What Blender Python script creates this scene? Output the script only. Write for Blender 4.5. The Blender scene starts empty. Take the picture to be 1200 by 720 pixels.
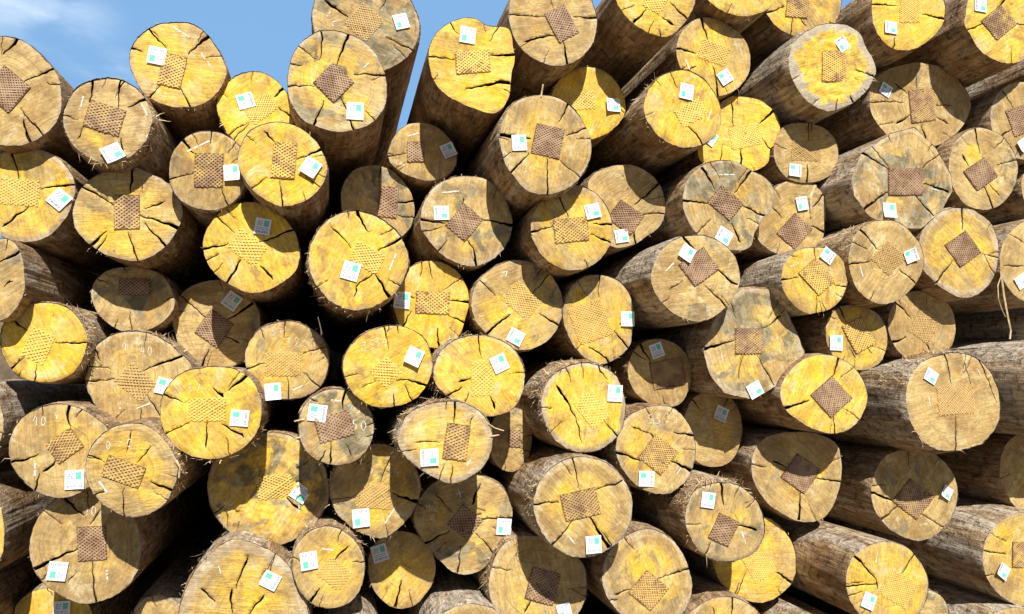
# A stack of cut logs seen from the front: every log is an Empty (at the middle of its
# cut end) that parents bark, cut end, nail plate, paper tag, chalk marks and fibres.
import bpy, math, random
from math import sin, cos, pi, radians, atan2, hypot
from mathutils import Vector, noise
from mathutils.geometry import delaunay_2d_cdt

scene = bpy.context.scene
COL = scene.collection
GROUP = 'logs stacked in the timber pile'
CAMZ = 1.36
F_PX = 900.0
PITCH, YAW = math.atan(80/900.0), math.atan(0.23333*math.cos(math.atan(80/900.0)))
FWD = Vector((sin(YAW)*cos(PITCH), cos(YAW)*cos(PITCH), sin(PITCH)))
RGT = Vector((cos(YAW), -sin(YAW), 0))
UPV = RGT.cross(FWD)

def ray(px, py):
    """direction from the camera through a point measured on the photograph"""
    return FWD + RGT*((px-600)/F_PX) + UPV*((360-py)/F_PX)
def at(px, py, d):
    r = ray(px, py); r = r*(d/r.y)
    return Vector((r.x, d, r.z + CAMZ))

# ------------------------------------------------------------------ materials
class NT:
    def __init__(s, name):
        s.m = bpy.data.materials.new(name); s.m.use_nodes = True
        s.t = s.m.node_tree; s.t.nodes.clear()
    def n(s, typ, **kw):
        nd = s.t.nodes.new(typ)
        for k, v in kw.items(): setattr(nd, k, v)
        return nd
    def put(s, sock, v):
        if hasattr(v, 'links') or isinstance(v, bpy.types.NodeSocket): s.t.links.new(v, sock)
        elif isinstance(v, (tuple, list)) and len(v) == 3 and sock.type == 'RGBA': sock.default_value = (*v, 1)
        else: sock.default_value = v
    def math(s, op, a, b=0.0, c=None, clamp=False):
        nd = s.n('ShaderNodeMath', operation=op, use_clamp=clamp)
        s.put(nd.inputs[0], a); s.put(nd.inputs[1], b)
        if c is not None: s.put(nd.inputs[2], c)
        return nd.outputs[0]
    def vmath(s, op, a, b=None, out=0):
        nd = s.n('ShaderNodeVectorMath', operation=op)
        s.put(nd.inputs[0], a)
        if b is not None: s.put(nd.inputs[1], b)
        return nd.outputs[out]
    def ramp(s, v, a, b, lo=0.0, hi=1.0):
        nd = s.n('ShaderNodeMapRange', interpolation_type='SMOOTHSTEP')
        s.put(nd.inputs[0], v); s.put(nd.inputs[1], a); s.put(nd.inputs[2], b); s.put(nd.inputs[3], lo); s.put(nd.inputs[4], hi)
        return nd.outputs[0]
    def mix(s, f, a, b, mode='MIX'):
        nd = s.n('ShaderNodeMix', data_type='RGBA', blend_type=mode)
        s.put(nd.inputs['Factor'], f); s.put(nd.inputs['A'], a) if False else None
        s.put(nd.inputs[6], a); s.put(nd.inputs[7], b)
        return nd.outputs[2]
    def noise(s, vec, scale, detail=3, rough=.55, dist=0.0):
        nd = s.n('ShaderNodeTexNoise')
        s.put(nd.inputs['Vector'], vec); s.put(nd.inputs['Scale'], scale); s.put(nd.inputs['Detail'], detail)
        s.put(nd.inputs['Roughness'], rough); s.put(nd.inputs['Distortion'], dist)
        return nd.outputs[0]
    def scale(s, vec, sx, sy, sz):
        nd = s.n('ShaderNodeMapping'); s.put(nd.inputs[0], vec); nd.inputs[3].default_value = (sx, sy, sz)
        return nd.outputs[0]
    def attr(s, name):
        return s.n('ShaderNodeAttribute', attribute_type='OBJECT', attribute_name=name).outputs['Fac']
    def finish(s, col, rough=.85, height=None, dist=.002, strength=1.0, spec=.25):
        b = s.n('ShaderNodeBsdfPrincipled'); o = s.n('ShaderNodeOutputMaterial')
        s.put(b.inputs['Base Color'], col); s.put(b.inputs['Roughness'], rough); b.inputs['Specular IOR Level'].default_value = spec
        if height is not None:
            bp = s.n('ShaderNodeBump'); bp.inputs['Strength'].default_value = strength; bp.inputs['Distance'].default_value = dist
            s.put(bp.inputs['Height'], height); s.put(b.inputs['Normal'], bp.outputs[0])
        s.t.links.new(b.outputs[0], o.inputs[0])
        return s.m

def mat_end_grain():
    s = NT('end_grain')
    tc = s.n('ShaderNodeTexCoord'); obj = tc.outputs['Object']; uv = tc.outputs['UV']
    seed = s.attr('seed')
    off = s.n('ShaderNodeCombineXYZ'); s.put(off.inputs[0], seed); s.put(off.inputs[1], s.math('MULTIPLY', seed, 1.7)); s.put(off.inputs[2], s.math('MULTIPLY', seed, .6))
    p = s.vmath('ADD', obj, off.outputs[0])
    yel, grey, rim = s.attr('yel'), s.attr('grey'), s.attr('rim')
    # polar coordinates of the end grain: length of UV is 1 on the outline
    r = s.vmath('LENGTH', uv, out=1)
    sep = s.n('ShaderNodeSeparateXYZ'); s.put(sep.inputs[0], uv)
    ang = s.math('ARCTAN2', sep.outputs[1], sep.outputs[0])
    n_big = s.noise(p, 4.2, 3, .6, .6)
    n_mid = s.noise(p, 13, 4, .6, .4)
    n_fine = s.noise(p, 70, 3, .65)
    # wood: brown / tan patches, then yellow heart colour
    wood = s.mix(s.ramp(n_big, .38, .62), (.41, .275, .115), (.63, .46, .195))
    wood = s.mix(s.ramp(s.noise(p, 7, 3, .5, 1.2), .5, .72, 0, .5), wood, (.62, .44, .18))
    ysum = s.math('ADD', yel, s.math('MULTIPLY', s.math('SUBTRACT', s.noise(p, 5.5, 4, .6, .5), .5), 2.0))
    ysum = s.math('SUBTRACT', ysum, s.math('MULTIPLY', s.math('MULTIPLY', s.ramp(r, .45, 1.0), .45), s.math('SUBTRACT', 1.15, yel)))
    yfac = s.ramp(ysum, .22, .78)
    ycol = s.mix(s.ramp(n_mid, .35, .65), (.845, .52, .045), (.885, .60, .10))
    col = s.mix(yfac, wood, ycol)
    # growth rings, faint
    rr = s.math('ADD', r, s.math('MULTIPLY', s.math('SUBTRACT', n_big, .5), .16))
    cx = s.n('ShaderNodeCombineXYZ'); s.put(cx.inputs[0], s.math('MULTIPLY', rr, 19)); s.put(cx.inputs[1], seed)
    ring = s.noise(cx.outputs[0], 1.6, 3, .7)
    col = s.mix(s.math('MULTIPLY', s.ramp(ring, .50, .66), s.math('SUBTRACT', .82, s.math('MULTIPLY', yel, .58))), col, (.30, .17, .06))
    # a darker band just inside the sapwood
    band = s.math('MULTIPLY', s.ramp(rr, .62, .76), s.ramp(rr, .92, .80))
    col = s.mix(s.math('MULTIPLY', band, s.math('MULTIPLY', s.ramp(n_big, .36, .58, .35, 1), s.attr('ringband'))), col, (.33, .215, .105))
    # wedges between the drying cracks take on slightly different tones
    dirn = s.vmath('NORMALIZE', s.vmath('ADD', uv, s.vmath('MULTIPLY', s.vmath('SUBTRACT', s.n('ShaderNodeTexNoise').outputs[1], (.5, .5, .5)), (.02, .02, 0))))
    dsd = s.vmath('ADD', dirn, off.outputs[0])
    sec = s.noise(dsd, 1.5, 2, .5)
    col = s.mix(s.ramp(sec, .49, .515, 0, .30), col, (.45, .27, .085))
    sec2 = s.noise(s.vmath('ADD', dsd, (5, 2, 8)), 1.9, 2, .5)
    col = s.mix(s.ramp(sec2, .535, .555, 0, .22), col, (.74, .52, .20))
    rays = s.noise(s.vmath('ADD', s.vmath('MULTIPLY', dirn, (14, 14, 14)), off.outputs[0]), 1.3, 3, .6)
    col = s.mix(s.math('MULTIPLY', s.ramp(rays, .52, .75), s.math('MULTIPLY', s.ramp(r, .1, .9), .34)), col, (.33, .19, .07))
    # weather stain, greenish grey
    st = s.noise(p, 6.3, 5, .62, 1.0)
    thr = s.math('SUBTRACT', .66, s.math('MULTIPLY', grey, .34))
    stain = s.math('MULTIPLY', s.ramp(st, thr, s.math('ADD', thr, .10)), s.ramp(grey, 0, .5, .4, .9))
    col = s.mix(stain, col, s.mix(s.ramp(n_mid, .4, .6), (.17, .145, .085), (.34, .295, .19)))
    # mud brown bruises
    br = s.noise(s.vmath('ADD', p, (3.1, 1.0, 7.7)), 8.5, 4, .6, .8)
    col = s.mix(s.ramp(br, .54, .68, 0, .7), col, (.34, .205, .085))
    du = s.noise(s.vmath('ADD', p, (8.3, 4.0, 1.1)), 10, 5, .68, .7)
    col = s.mix(s.ramp(du, .54, .70, 0, .55), col, (.78, .66, .38))
    # sapwood and torn rim
    edge = s.math('SUBTRACT', .975, s.math('MULTIPLY', rim, .17))
    rw = s.math('ADD', r, s.math('MULTIPLY', s.math('SUBTRACT', s.noise(p, 15, 6, .72, .6), .5), s.ramp(rim, .85, .97, .30, .75)))
    pale = s.mix(s.ramp(n_mid, .38, .64), (.42, .31, .18), (.60, .49, .33))
    pale = s.mix(s.ramp(rim, .9, 1.0), pale, s.mix(n_mid, (.33, .29, .21), (.56, .50, .39)))
    col = s.mix(s.math('MULTIPLY', s.ramp(rw, edge, s.math('ADD', edge, .05)), s.ramp(rim, 0, .6, .35, .95)), col, pale)
    # saw marks: fine parallel streaks, each log its own direction
    rot = s.n('ShaderNodeVectorRotate', rotation_type='Y_AXIS'); s.put(rot.inputs['Vector'], obj); s.put(rot.inputs['Angle'], s.attr('saw'))
    sp = s.vmath('ADD', rot.outputs[0], off.outputs[0])
    saw = s.noise(s.scale(sp, 13, 1, 130), 1.0, 4, .7, .25)
    saw2 = s.noise(s.scale(sp, 26, 1, 320), 1.0, 2, .6)
    sawb = s.noise(s.scale(sp, 9, 1, 34), 1.0, 3, .6, .3)
    g = s.math('ADD', s.math('MULTIPLY', saw, .5), s.math('ADD', s.math('MULTIPLY', saw2, .22), s.math('ADD', s.math('MULTIPLY', n_fine, .40), s.math('MULTIPLY', sawb, .26))))
    grain = s.ramp(g, .46, .92, .58, 1.16)
    col = s.mix(1.0, col, grain, 'MULTIPLY')
    # dark flecks, chips
    fl = s.noise(s.scale(sp, 22, 1, 60), 1.0, 3, .6)
    col = s.mix(s.ramp(fl, .70, .78, 0, .65), col, (.14, .075, .03))
    lf = s.noise(s.vmath('ADD', s.scale(sp, 30, 1, 55), (9, 2, 4)), 1.0, 2, .5)
    col = s.mix(s.ramp(lf, .70, .80, 0, .45), col, (.80, .66, .38))
    h = s.math('ADD', s.math('MULTIPLY', saw, .7), s.math('ADD', s.math('MULTIPLY', n_fine, .5), s.math('ADD', s.math('MULTIPLY', fl, -.5), s.math('MULTIPLY', n_mid, .8))))
    return s.finish(col, .8, h, .006, .7, .2)

def mat_bark():
    s = NT('peeled_bark')
    tc = s.n('ShaderNodeTexCoord'); obj = tc.outputs['Object']
    seed = s.attr('seed'); tone = s.attr('tone')
    off = s.n('ShaderNodeCombineXYZ'); s.put(off.inputs[0], seed); s.put(off.inputs[1], seed); s.put(off.inputs[2], s.math('MULTIPLY', seed, 1.3))
    p = s.vmath('ADD', obj, off.outputs[0])
    fib = s.noise(s.scale(p, 60, 7, 60), 1.0, 5, .65, .4)
    fib2 = s.noise(s.scale(p, 170, 22, 170), 1.0, 3, .6, .2)
    big = s.noise(s.scale(p, 7, 3.5, 7), 1.0, 4, .6, .6)
    mot = s.noise(p, 26, 4, .65, .3)
    col = s.mix(s.ramp(big, .36, .64), (.35, .215, .11), (.57, .415, .25))
    col = s.mix(s.math('MULTIPLY', s.ramp(s.noise(s.scale(p, 9, 1.5, 9), 1.0, 4, .6, .8), s.math('SUBTRACT', .60, s.math('MULTIPLY', tone, .25)), s.math('SUBTRACT', .76, s.math('MULTIPLY', tone, .25))), .8), col, (.66, .58, .46))
    col = s.mix(s.ramp(mot, .50, .66, 0, .75), col, (.12, .072, .038))
    col = s.mix(1.0, col, s.ramp(fib, .30, .70, .50, 1.22), 'MULTIPLY')
    col = s.mix(s.ramp(fib2, .60, .74, 0, .35), col, (.58, .43, .25))
    h = s.math('ADD', s.math('MULTIPLY', fib, 1.0), s.math('ADD', s.math('MULTIPLY', fib2, .3), s.math('ADD', s.math('MULTIPLY', mot, .7), big)))
    return s.finish(col, .85, h, .022, 1.0, .2)

def mat_crack():
    s = NT('crack_wood')
    tc = s.n('ShaderNodeTexCoord')
    n = s.noise(s.scale(tc.outputs['Object'], 80, 8, 80), 1.0, 3, .6)
    return s.finish(s.mix(n, (.05, .026, .011), (.12, .065, .028)), .9)

def mat_plate(bar):
    s = NT('plate_bars' if bar else 'plate_backing')
    tc = s.n('ShaderNodeTexCoord'); tint = s.attr('tint'); seed = s.attr('seed')
    p = s.vmath('ADD', tc.outputs['Object'], s.math('MULTIPLY', seed, 1.0))
    a = s.noise(p, 14, 4, .65, .5); b = s.noise(p, 120, 2, .6)
    rust = s.mix(s.ramp(a, .35, .65), (.27, .16, .095), (.44, .30, .18))
    woody = s.mix(s.ramp(b, .35, .65), (.74, .47, .09), (.84, .60, .17))
    woody = s.mix(s.ramp(s.attr('yel'), .3, .9), s.mix(s.ramp(b, .35, .65), (.46, .30, .11), (.60, .41, .17)), woody)
    f = s.ramp(s.math('ADD', tint, s.math('MULTIPLY', s.math('SUBTRACT', a, .5), 1.3)), .25, .75)
    col = s.mix(f, rust, woody)
    if not bar: col = s.mix(1.0, col, s.mix(s.ramp(s.math('MULTIPLY', tint, s.attr('yel')), .6, .95), (.42, .33, .23), (.66, .55, .38)), 'MULTIPLY')
    col = s.mix(s.ramp(b, .62, .75, 0, .5), col, (.18, .09, .04))
    return s.finish(col, .65 if bar else .9, s.math('ADD', b, a), .001, .6, .3)

def mat_plain(name, c1, c2, scale, rough=.8, bump=.0005):
    s = NT(name)
    tc = s.n('ShaderNodeTexCoord')
    n = s.noise(tc.outputs['Object'], scale, 4, .6)
    return s.finish(s.mix(s.ramp(n, .35, .65), c1, c2), rough, n, bump, .5)

M_END, M_BARK, M_CRACK = mat_end_grain(), mat_bark(), mat_crack()
M_BAR, M_BACK = mat_plate(True), mat_plate(False)
M_PAPER = mat_plain('tag_paper', (.80, .82, .84), (.86, .87, .88), 40, .55)
M_GREEN = mat_plain('tag_green_ink', (.13, .56, .40), (.20, .62, .46), 200, .6)
M_INK = mat_plain('tag_grey_ink', (.16, .20, .24), (.30, .34, .38), 300, .7)
M_CHALK = mat_plain('white_chalk', (.56, .50, .38), (.78, .74, .64), 220, .95)
M_FIBRE = mat_plain('loose_wood_fibre', (.52, .37, .18), (.80, .65, .42), 30, .9)
M_DIRT = mat_plain('yard_soil', (.10, .072, .045), (.17, .125, .08), 5, .95, .02)

# ------------------------------------------------------------------ helpers
def obj(name, verts, faces, mats, parent=None, mat_idx=None, smooth=False, uvs=None):
    me = bpy.data.meshes.new(name)
    me.from_pydata([tuple(v) for v in verts], [], faces)
    for m in mats: me.materials.append(m)
    if mat_idx: me.polygons.foreach_set('material_index', mat_idx)
    me.polygons.foreach_set('use_smooth', [smooth]*len(me.polygons))
    if uvs:
        lay = me.uv_layers.new(name='grain')
        lay.data.foreach_set('uv', [c for l in me.loops for c in uvs[l.vertex_index]])
    me.update()
    o = bpy.data.objects.new(name, me); COL.objects.link(o); o.parent = parent
    return o

class Log:
    pass

def radius_fn(pts, straight=False):
    """closed outline given by hand-measured points -> smooth r(angle)"""
    pol = sorted((atan2(y, x), hypot(x, y)) for x, y in pts)
    n = len(pol)
    A = [p[0] for p in pol]; R = [p[1] for p in pol]
    def f(t):
        t = (t+pi) % (2*pi) - pi
        k = n-1
        for i in range(n):
            if A[i] > t: k = i-1; break
        def g(i): return A[i % n] + 2*pi*(i//n), R[i % n]
        (a0, r0), (a1, r1), (a2, r2), (a3, r3) = g(k-1), g(k), g(k+1), g(k+2)
        if k == -1: pass
        u = (t-a1)/max(1e-6, a2-a1)
        if u < 0: u = (t+2*pi-a1)/(a2-a1)
        if straight: return r1*r2*sin(a2-a1)/(r1*sin((a2-a1)*u)+r2*sin((a2-a1)*(1-u)))
        m1 = (r2-r0)/max(1e-6, a2-a0)*(a2-a1); m2 = (r3-r1)/max(1e-6, a3-a1)*(a2-a1)
        u2, u3 = u*u, u*u*u
        return r1*(2*u3-3*u2+1) + m1*(u3-2*u2+u) + r2*(-2*u3+3*u2) + m2*(u3-u2)
    return f

DIGITS = {'0': [[(.5,0),(.15,.3),(.1,.9),(.4,1.5),(.75,1.3),(.85,.7),(.5,0)]], '2': [[(.1,1.2),(.4,1.5),(.75,1.2),(.5,.6),(.1,0),(.9,.1)]],
 '3': [[(.1,1.4),(.7,1.5),(.4,.9),(.8,.6),(.6,.1),(.1,.1)]], '4': [[(.5,1.5),(.1,.6),(.85,.7)],[(.75,1.3),(.65,0)]],
 '5': [[(.8,1.5),(.25,1.4),(.2,.9),(.7,.8),(.7,.2),(.1,0)]], '6': [[(.7,1.5),(.25,.9),(.2,.3),(.6,0),(.8,.5),(.3,.7)]],
 '7': [[(.1,1.4),(.85,1.5),(.4,0)]]}

# two hand-cut paper tags (flat and slightly lifted), their printing as sub-parts
def tag_surface(var):
    k = [.010, .004, .0][var]
    def z(u, v):
        return -.0012 - k*(max(0, u-.1)**2*3 + (max(0, .2-v)**2*2 if var == 0 else max(0, v)**2)) 
    return z
def tag_meshes(var):
    z = tag_surface(var); W, H = .0625, .067; n = 6
    V = [((i/n-.5)*W, z(i/n-.5, j/n-.5), (j/n-.5)*H) for j in range(n+1) for i in range(n+1)]
    Fc = [(j*(n+1)+i, j*(n+1)+i+1, (j+1)*(n+1)+i+1, (j+1)*(n+1)+i) for j in range(n) for i in range(n)]
    b = len(V); V += [(x, y+.0006, zz) for x, y, zz in V]
    Fc += [tuple(b+q for q in reversed(f)) for f in Fc]
    def patch(rects):
        PV, PF = [], []
        for (u0, v0, u1, v1) in rects:
            m = 3 if u1-u0 > .15 else 1
            for i in range(m):
                ua, ub = u0+(u1-u0)*i/m, u0+(u1-u0)*(i+1)/m
                q = len(PV)
                PV += [(u*W, z(u, v)-.0006, v*H) for u, v in ((ua, v0), (ub, v0), (ub, v1), (ua, v1))]
                PF.append((q, q+1, q+2, q+3))
        return PV, PF
    green = patch([(.06, .02, .36, .38)])
    rnd = random.Random(5+var); ink = []
    x = -.38
    while x < .36:
        w = rnd.choice((.018, .03, .045)); ink.append((x, -.40, x+w, -.27)); x += w + rnd.choice((.02, .03, .04))
    for row in (-.20, -.10):
        x = -.38
        while x < .34:
            w = rnd.uniform(.04, .10); ink.append((x, row, x+w, row+.035)); x += w+.03
    # two printed figures at the upper left, as short strokes
    for ox in (-.34, -.17):
        ink += [(ox, .30, ox+.12, .335), (ox+.085, .20, ox+.12, .30), (ox, .17, ox+.12, .20), (ox, .08, ox+.035, .17), (ox, .05, ox+.12, .08)]
    return (V, Fc), green, patch(ink)
TAGS = []
def mesh(name, VF, m, smooth=False):
    me = bpy.data.meshes.new(name); me.from_pydata(VF[0], [], VF[1]); me.materials.append(m)
    me.polygons.foreach_set('use_smooth', [smooth]*len(me.polygons)); me.update(); return me
for var in range(3):
    a, g, t = tag_meshes(var)
    TAGS.append((mesh('paper_tag', a, M_PAPER, True), mesh('green_patch', g, M_GREEN), mesh('printed_text', t, M_INK)))

def build_log(key, fields, d):
    rnd = random.Random(key)
    pts_s, par, plate_s, tag_s, crack_s, chalk_s, label = fields
    px = [tuple(map(float, p.split(','))) for p in pts_s.split()]
    yel, grey, rim, rag = map(float, par.split(','))
    cx = (min(p[0] for p in px)+max(p[0] for p in px))/2; cy = (min(p[1] for p in px)+max(p[1] for p in px))/2
    org = at(cx, cy, d)
    tx, tz = rnd.uniform(-.05, .05), rnd.uniform(-.05, .05)          # the saw cut is never quite square
    cam = Vector((0, 0, CAMZ))
    def loc(x, y):
        """point of the photograph -> (x, z) on this log's cut face"""
        r = ray(x, y); o = cam-org
        s = (tx*o.x + tz*o.z - o.y)/(r.y - tx*r.x - tz*r.z)
        q = o + r*s
        return q.x, q.z
    def face(x, z, lift=0.0):
        return (x, tx*x + tz*z - lift, z)
    root = bpy.data.objects.new('log', None); COL.objects.link(root)
    root.location = org; root.empty_display_size = .1
    root['label'] = label; root['category'] = 'log'; root['group'] = GROUP
    seed = rnd.uniform(0, 60)
    props = dict(yel=yel, grey=grey, rim=rim, seed=seed, ringband=BAND.get(key, max(0, rnd.uniform(-.25, .4))*(1.1-yel)), saw=rnd.uniform(0, pi), tone=TONE.get(key, rnd.uniform(0, .6)))
    rf = radius_fn([loc(*p) for p in px], key in ANGULAR)
    N = 160
    th = [2*pi*i/N-pi for i in range(N)]
    sv = Vector((seed, seed*.7, 1.3))
    base = [rf(t) for t in th]
    rmean = sum(base)/N
    out = []
    for i, t in enumerate(th):
        c = Vector((cos(t), sin(t), 0))
        w = noise.noise(c*3.2+sv)*.022 + noise.noise(c*11+sv)*(.009+.016*rag) + rnd.uniform(-1, 1)*(.002+.009*rag)
        out.append(base[i]*(1+w*.8))
    smooth_out = [base[i]*(1+.022*noise.noise(Vector((cos(t), sin(t), 0))*3.2+sv)) for i, t in enumerate(th)]
    # ---------------- bark
    flare = .018+.05*rag
    ys = [.0, .008, .022, .045, .08, .13, .19, .26, .35, .46, .6, .8, 1.05, 1.4, 1.9, 2.6, 3.6, 4.7, 5.8]
    V, Fc = [], []
    for k, y in enumerate(ys):
        for i, t in enumerate(th):
            c = Vector((cos(t), sin(t), 0))
            q = min(1, y/.05)
            rr = out[i]*(1-q) + smooth_out[i]*q
            fl = flare*min(1, y/.03)*(.5+.9*max(0, noise.noise(c*2.0+sv*1.3)+.2))
            rid = noise.noise(Vector((c.x*9, c.y*9, y*1.2))+sv)*.017 + noise.noise(Vector((c.x*22, c.y*22, y*5))+sv)*.010*(.6+rag)
            lump = noise.noise(Vector((c.x*1.6, c.y*1.6, y*1.5))+sv)*.035*min(1, y/.5)
            rr *= 1 + (fl + (rid + lump)*min(1, y/.02)) - .012*max(0, y-1)*.5
            x, z = rr*cos(t), rr*sin(t)
            yy = y + (tx*x+tz*z)*max(0, 1-y/2)
            if k == 0: yy += .0004 + .004*rag*max(0, noise.noise(c*14+sv))
            V.append((x, yy, z))
    for k in range(len(ys)-1):
        for i in range(N):
            j = (i+1) % N
            Fc.append((k*N+i, k*N+j, (k+1)*N+j, (k+1)*N+i))
    Fc.append(tuple((len(ys)-1)*N+i for i in range(N)))
    bk = obj('bark', V, [tuple(reversed(f)) for f in Fc], [M_BARK], root, smooth=True)
    # ---------------- cut end with its drying cracks cut right through the surface
    P2, edges, polys = [], [], []
    ring = [(out[i]*cos(t), out[i]*sin(t)) for i, t in enumerate(th)]
    P2 += ring; polys.append(list(range(N)))
    cr_list = [tuple(map(float, c.split(','))) for c in crack_s.split(';') if c]
    npl = rnd.randint(2, 4) if cr_list else 3
    cracks = [(loc(a, b), loc(c, e), 1.0) for a, b, c, e in cr_list]
    for _ in range(npl):                                              # small hairline checks from the rim
        t = rnd.uniform(-pi, pi); l = rnd.uniform(.15, .45)
        R0 = rf(t); t2 = t+rnd.uniform(-.12, .12)
        cracks.append(((R0*cos(t)*.99, R0*sin(t)*.99), (R0*(1-l)*cos(t2), R0*(1-l)*sin(t2)), .38))
    cinfo = []
    for (a, b, wf) in cracks:
        a, b = Vector(a), Vector(b); dd = b-a; L = dd.length
        if L < .01: continue
        nrm = Vector((-dd.y, dd.x))/L
        ext = 1 if a.length > rf(atan2(a.y, a.x))*.86 else 0
        m = max(4, int(L/.013))
        w0 = (.0018 + .0044*rnd.random()**1.3)*wf*(1+.3*(L > .12))
        mid, wob = [], 0
        for i in range(m+1):
            wob = wob*.6 + rnd.uniform(-1, 1)*.0036
            mid.append(a + dd*(i/m) + nrm*(wob if 0 < i < m else 0))
        if ext: mid[0] = a + a.normalized()*.02
        up, dn = [], []
        for i, q in enumerate(mid):
            f = i/m
            w = w0*(1-.75*f)*rnd.uniform(.65, 1.35)+.0004
            if not ext: w *= min(1, .3+f*4)
            up.append(q+nrm*w); dn.append(q-nrm*w)
        loop = up + [b+dd.normalized()*.002] + dn[::-1]
        if sum(p.x*q.y-q.x*p.y for p, q in zip(loop, loop[1:]+loop[:1])) < 0: loop.reverse()
        st = len(P2); P2 += [(q.x, q.y) for q in loop]
        polys.append(list(range(st, st+len(loop))))
        cinfo.append(loop)
    chunk = .030 if key in ROUGH else 0
    def flift(x, z):
        rr = max(1e-5, rf(atan2(z, x))); q = hypot(x, z)/rr
        l = noise.noise(Vector((x*9, z*9, seed)))*.003 + noise.noise(Vector((x*30, z*30, seed)))*.0014
        l -= .006*max(0, (q-.93)/.07)*(.3+rag)
        if chunk and q < .86: l += chunk*(noise.noise(Vector((x*46, z*46, seed)))*.5 + .12)*min(1, max(0, q-.28)*4)
        return l
    h = rmean/15
    ny = int(2.8*rmean/h)
    for j in range(-ny, ny+1):
        for i in range(-ny, ny+1):
            x = (i+(j % 2)*.5)*h+rnd.uniform(-.3, .3)*h; y = j*h*.87+rnd.uniform(-.3, .3)*h
            if hypot(x, y) < rf(atan2(y, x))*.955: P2.append((x, y))
    vo, eo, fo, _, _, of = delaunay_2d_cdt([Vector(p) for p in P2], [], polys, 0, 1e-5)
    surf = [(f, o) for f, o in zip(fo, of) if 0 in o]
    top = [f for f, o in surf if len(o) == 1]; pit = [f for f, o in surf if len(o) > 1]
    V, UV = [], []
    for v in vo:
        t = atan2(v.y, v.x); rr = max(1e-5, rf(t)); q = v.length/rr
        lift = flift(v.x, v.y)
        V.append(face(v.x, v.y, lift)); UV.append((cos(t)*q, sin(t)*q))
    nv = len(V)
    faces = []; mi = []
    def ccw(f):
        a, b, c = (vo[i] for i in f[:3])
        return f if (b-a).cross(c-a) > 0 else list(reversed(f))
    for f in top: faces.append(tuple(ccw(f))); mi.append(0)
    ecount = {}
    for f in top:
        g = ccw(f)
        for i in range(3): ecount[(g[i], g[(i+1) % 3])] = 1
    low = {}
    def deep(i):
        if i not in low:
            low[i] = len(V); v = V[i]
            V.append((v[0], v[1]+.12, v[2])); UV.append(UV[i])
        return low[i]
    for f in pit:
        g = ccw(f)
        faces.append(tuple(deep(i) for i in g)); mi.append(1)
        for i in range(3):
            a, b = g[i], g[(i+1) % 3]
            if (b, a) in ecount: faces.append((a, b, deep(b), deep(a))); mi.append(1)
    ce = obj('cut_end', V, faces, [M_END, M_CRACK], root, mi, False, UV)
    me = ce.data
    me.polygons.foreach_set('use_smooth', [m == 0 for m in mi])
    # ---------------- nail plate: expanded metal lattice hammered into the end
    kids = [bk, ce]
    if plate_s:
        pcx, pcy, hw, hh, rot, tint = map(float, plate_s.split(','))
        a = radians(rot); ca, sa = cos(a), sin(a)
        def pl(u, v): return Vector(loc(pcx+u*ca-v*sa, pcy+u*sa+v*ca))
        o0 = pl(0, 0); ex = pl(hw, 0)-o0; ey = pl(0, -hh)-o0
        HW, HH = ex.length, ey.length; ex.normalize(); ey.normalize()
        V, Fc, mi = [], [], []
        def to(u, v, lift):
            q = o0+ex*u+ey*v
            return face(q.x, q.y, lift if tint < .74 else lift+flift(q.x, q.y)-.0030)
        def box(poly, l0, l1, m):
            b = len(V); n = len(poly)
            for (u, v) in poly: V.append(to(u, v, l0))
            for (u, v) in poly: V.append(to(u, v, l1))
            Fc.append(tuple(range(b+n, b+2*n))); mi.append(m)
            for i in range(n): Fc.append((b+i, b+(i+1) % n, b+n+(i+1) % n, b+n+i)); mi.append(m)
        jag = [(-HW, -HH), (0, -HH*rnd.uniform(.97, 1.03)), (HW, -HH), (HW*rnd.uniform(.97, 1.03), 0), (HW, HH), (0, HH*rnd.uniform(.97, 1.03)), (-HW, HH), (-HW*rnd.uniform(.97, 1.03), 0)]
        if tint < .74: box(jag, -.002, .0036, 1)
        sp = rnd.uniform(.0088, .0115); wd = sp*rnd.uniform(.19, .25); sl = rnd.uniform(.50, .72)
        for sgn, lf in ((1, .0064), (-1, .0058)):
            dx, dy = cos(sl), sin(sl)*sgn
            nx, nyy = -dy, dx
            ext = HW*abs(nx)+HH*abs(nyy)
            k = -int(ext/sp)
            while k*sp < ext:
                c0 = k*sp+rnd.uniform(-.08, .08)*sp; k += 1
                # clip the line {p: p.n = c0} to the rectangle
                t0, t1 = -9, 9
                for pc, dc, lim in ((nx*c0, dx, HW*.985*rnd.uniform(.93, 1.02)), (nyy*c0, dy, HH*.985*rnd.uniform(.93, 1.02))):
                    if abs(dc) < 1e-6: continue
                    a1, b1 = (-lim-pc)/dc, (lim-pc)/dc
                    if a1 > b1: a1, b1 = b1, a1
                    t0, t1 = max(t0, a1), min(t1, b1)
                if t1-t0 < .006: continue
                if rnd.random() < .16:                               # a worn gap
                    g0 = rnd.uniform(t0, t1); gw = rnd.uniform(.003, .016); segs = [(t0, g0-gw), (g0+gw, t1)]
                else: segs = [(t0, t1)]
                for s0, s1 in segs:
                    if s1-s0 < .004: continue
                    w = wd*rnd.uniform(.75, 1.25)
                    A = Vector((nx*c0+dx*s0, nyy*c0+dy*s0)); B = Vector((nx*c0+dx*s1, nyy*c0+dy*s1)); W = Vector((nx, nyy))*w
                    q = [A-W, B-W, B+W, A+W]
                    box([(p.x, p.y) for p in q], .003, lf+rnd.uniform(-.0003, .0003), 0)
        po = obj('nail_plate', V, Fc, [M_BAR, M_BACK], root, mi)
        po['tint'] = tint; po['seed'] = seed; kids.append(po)
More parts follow.
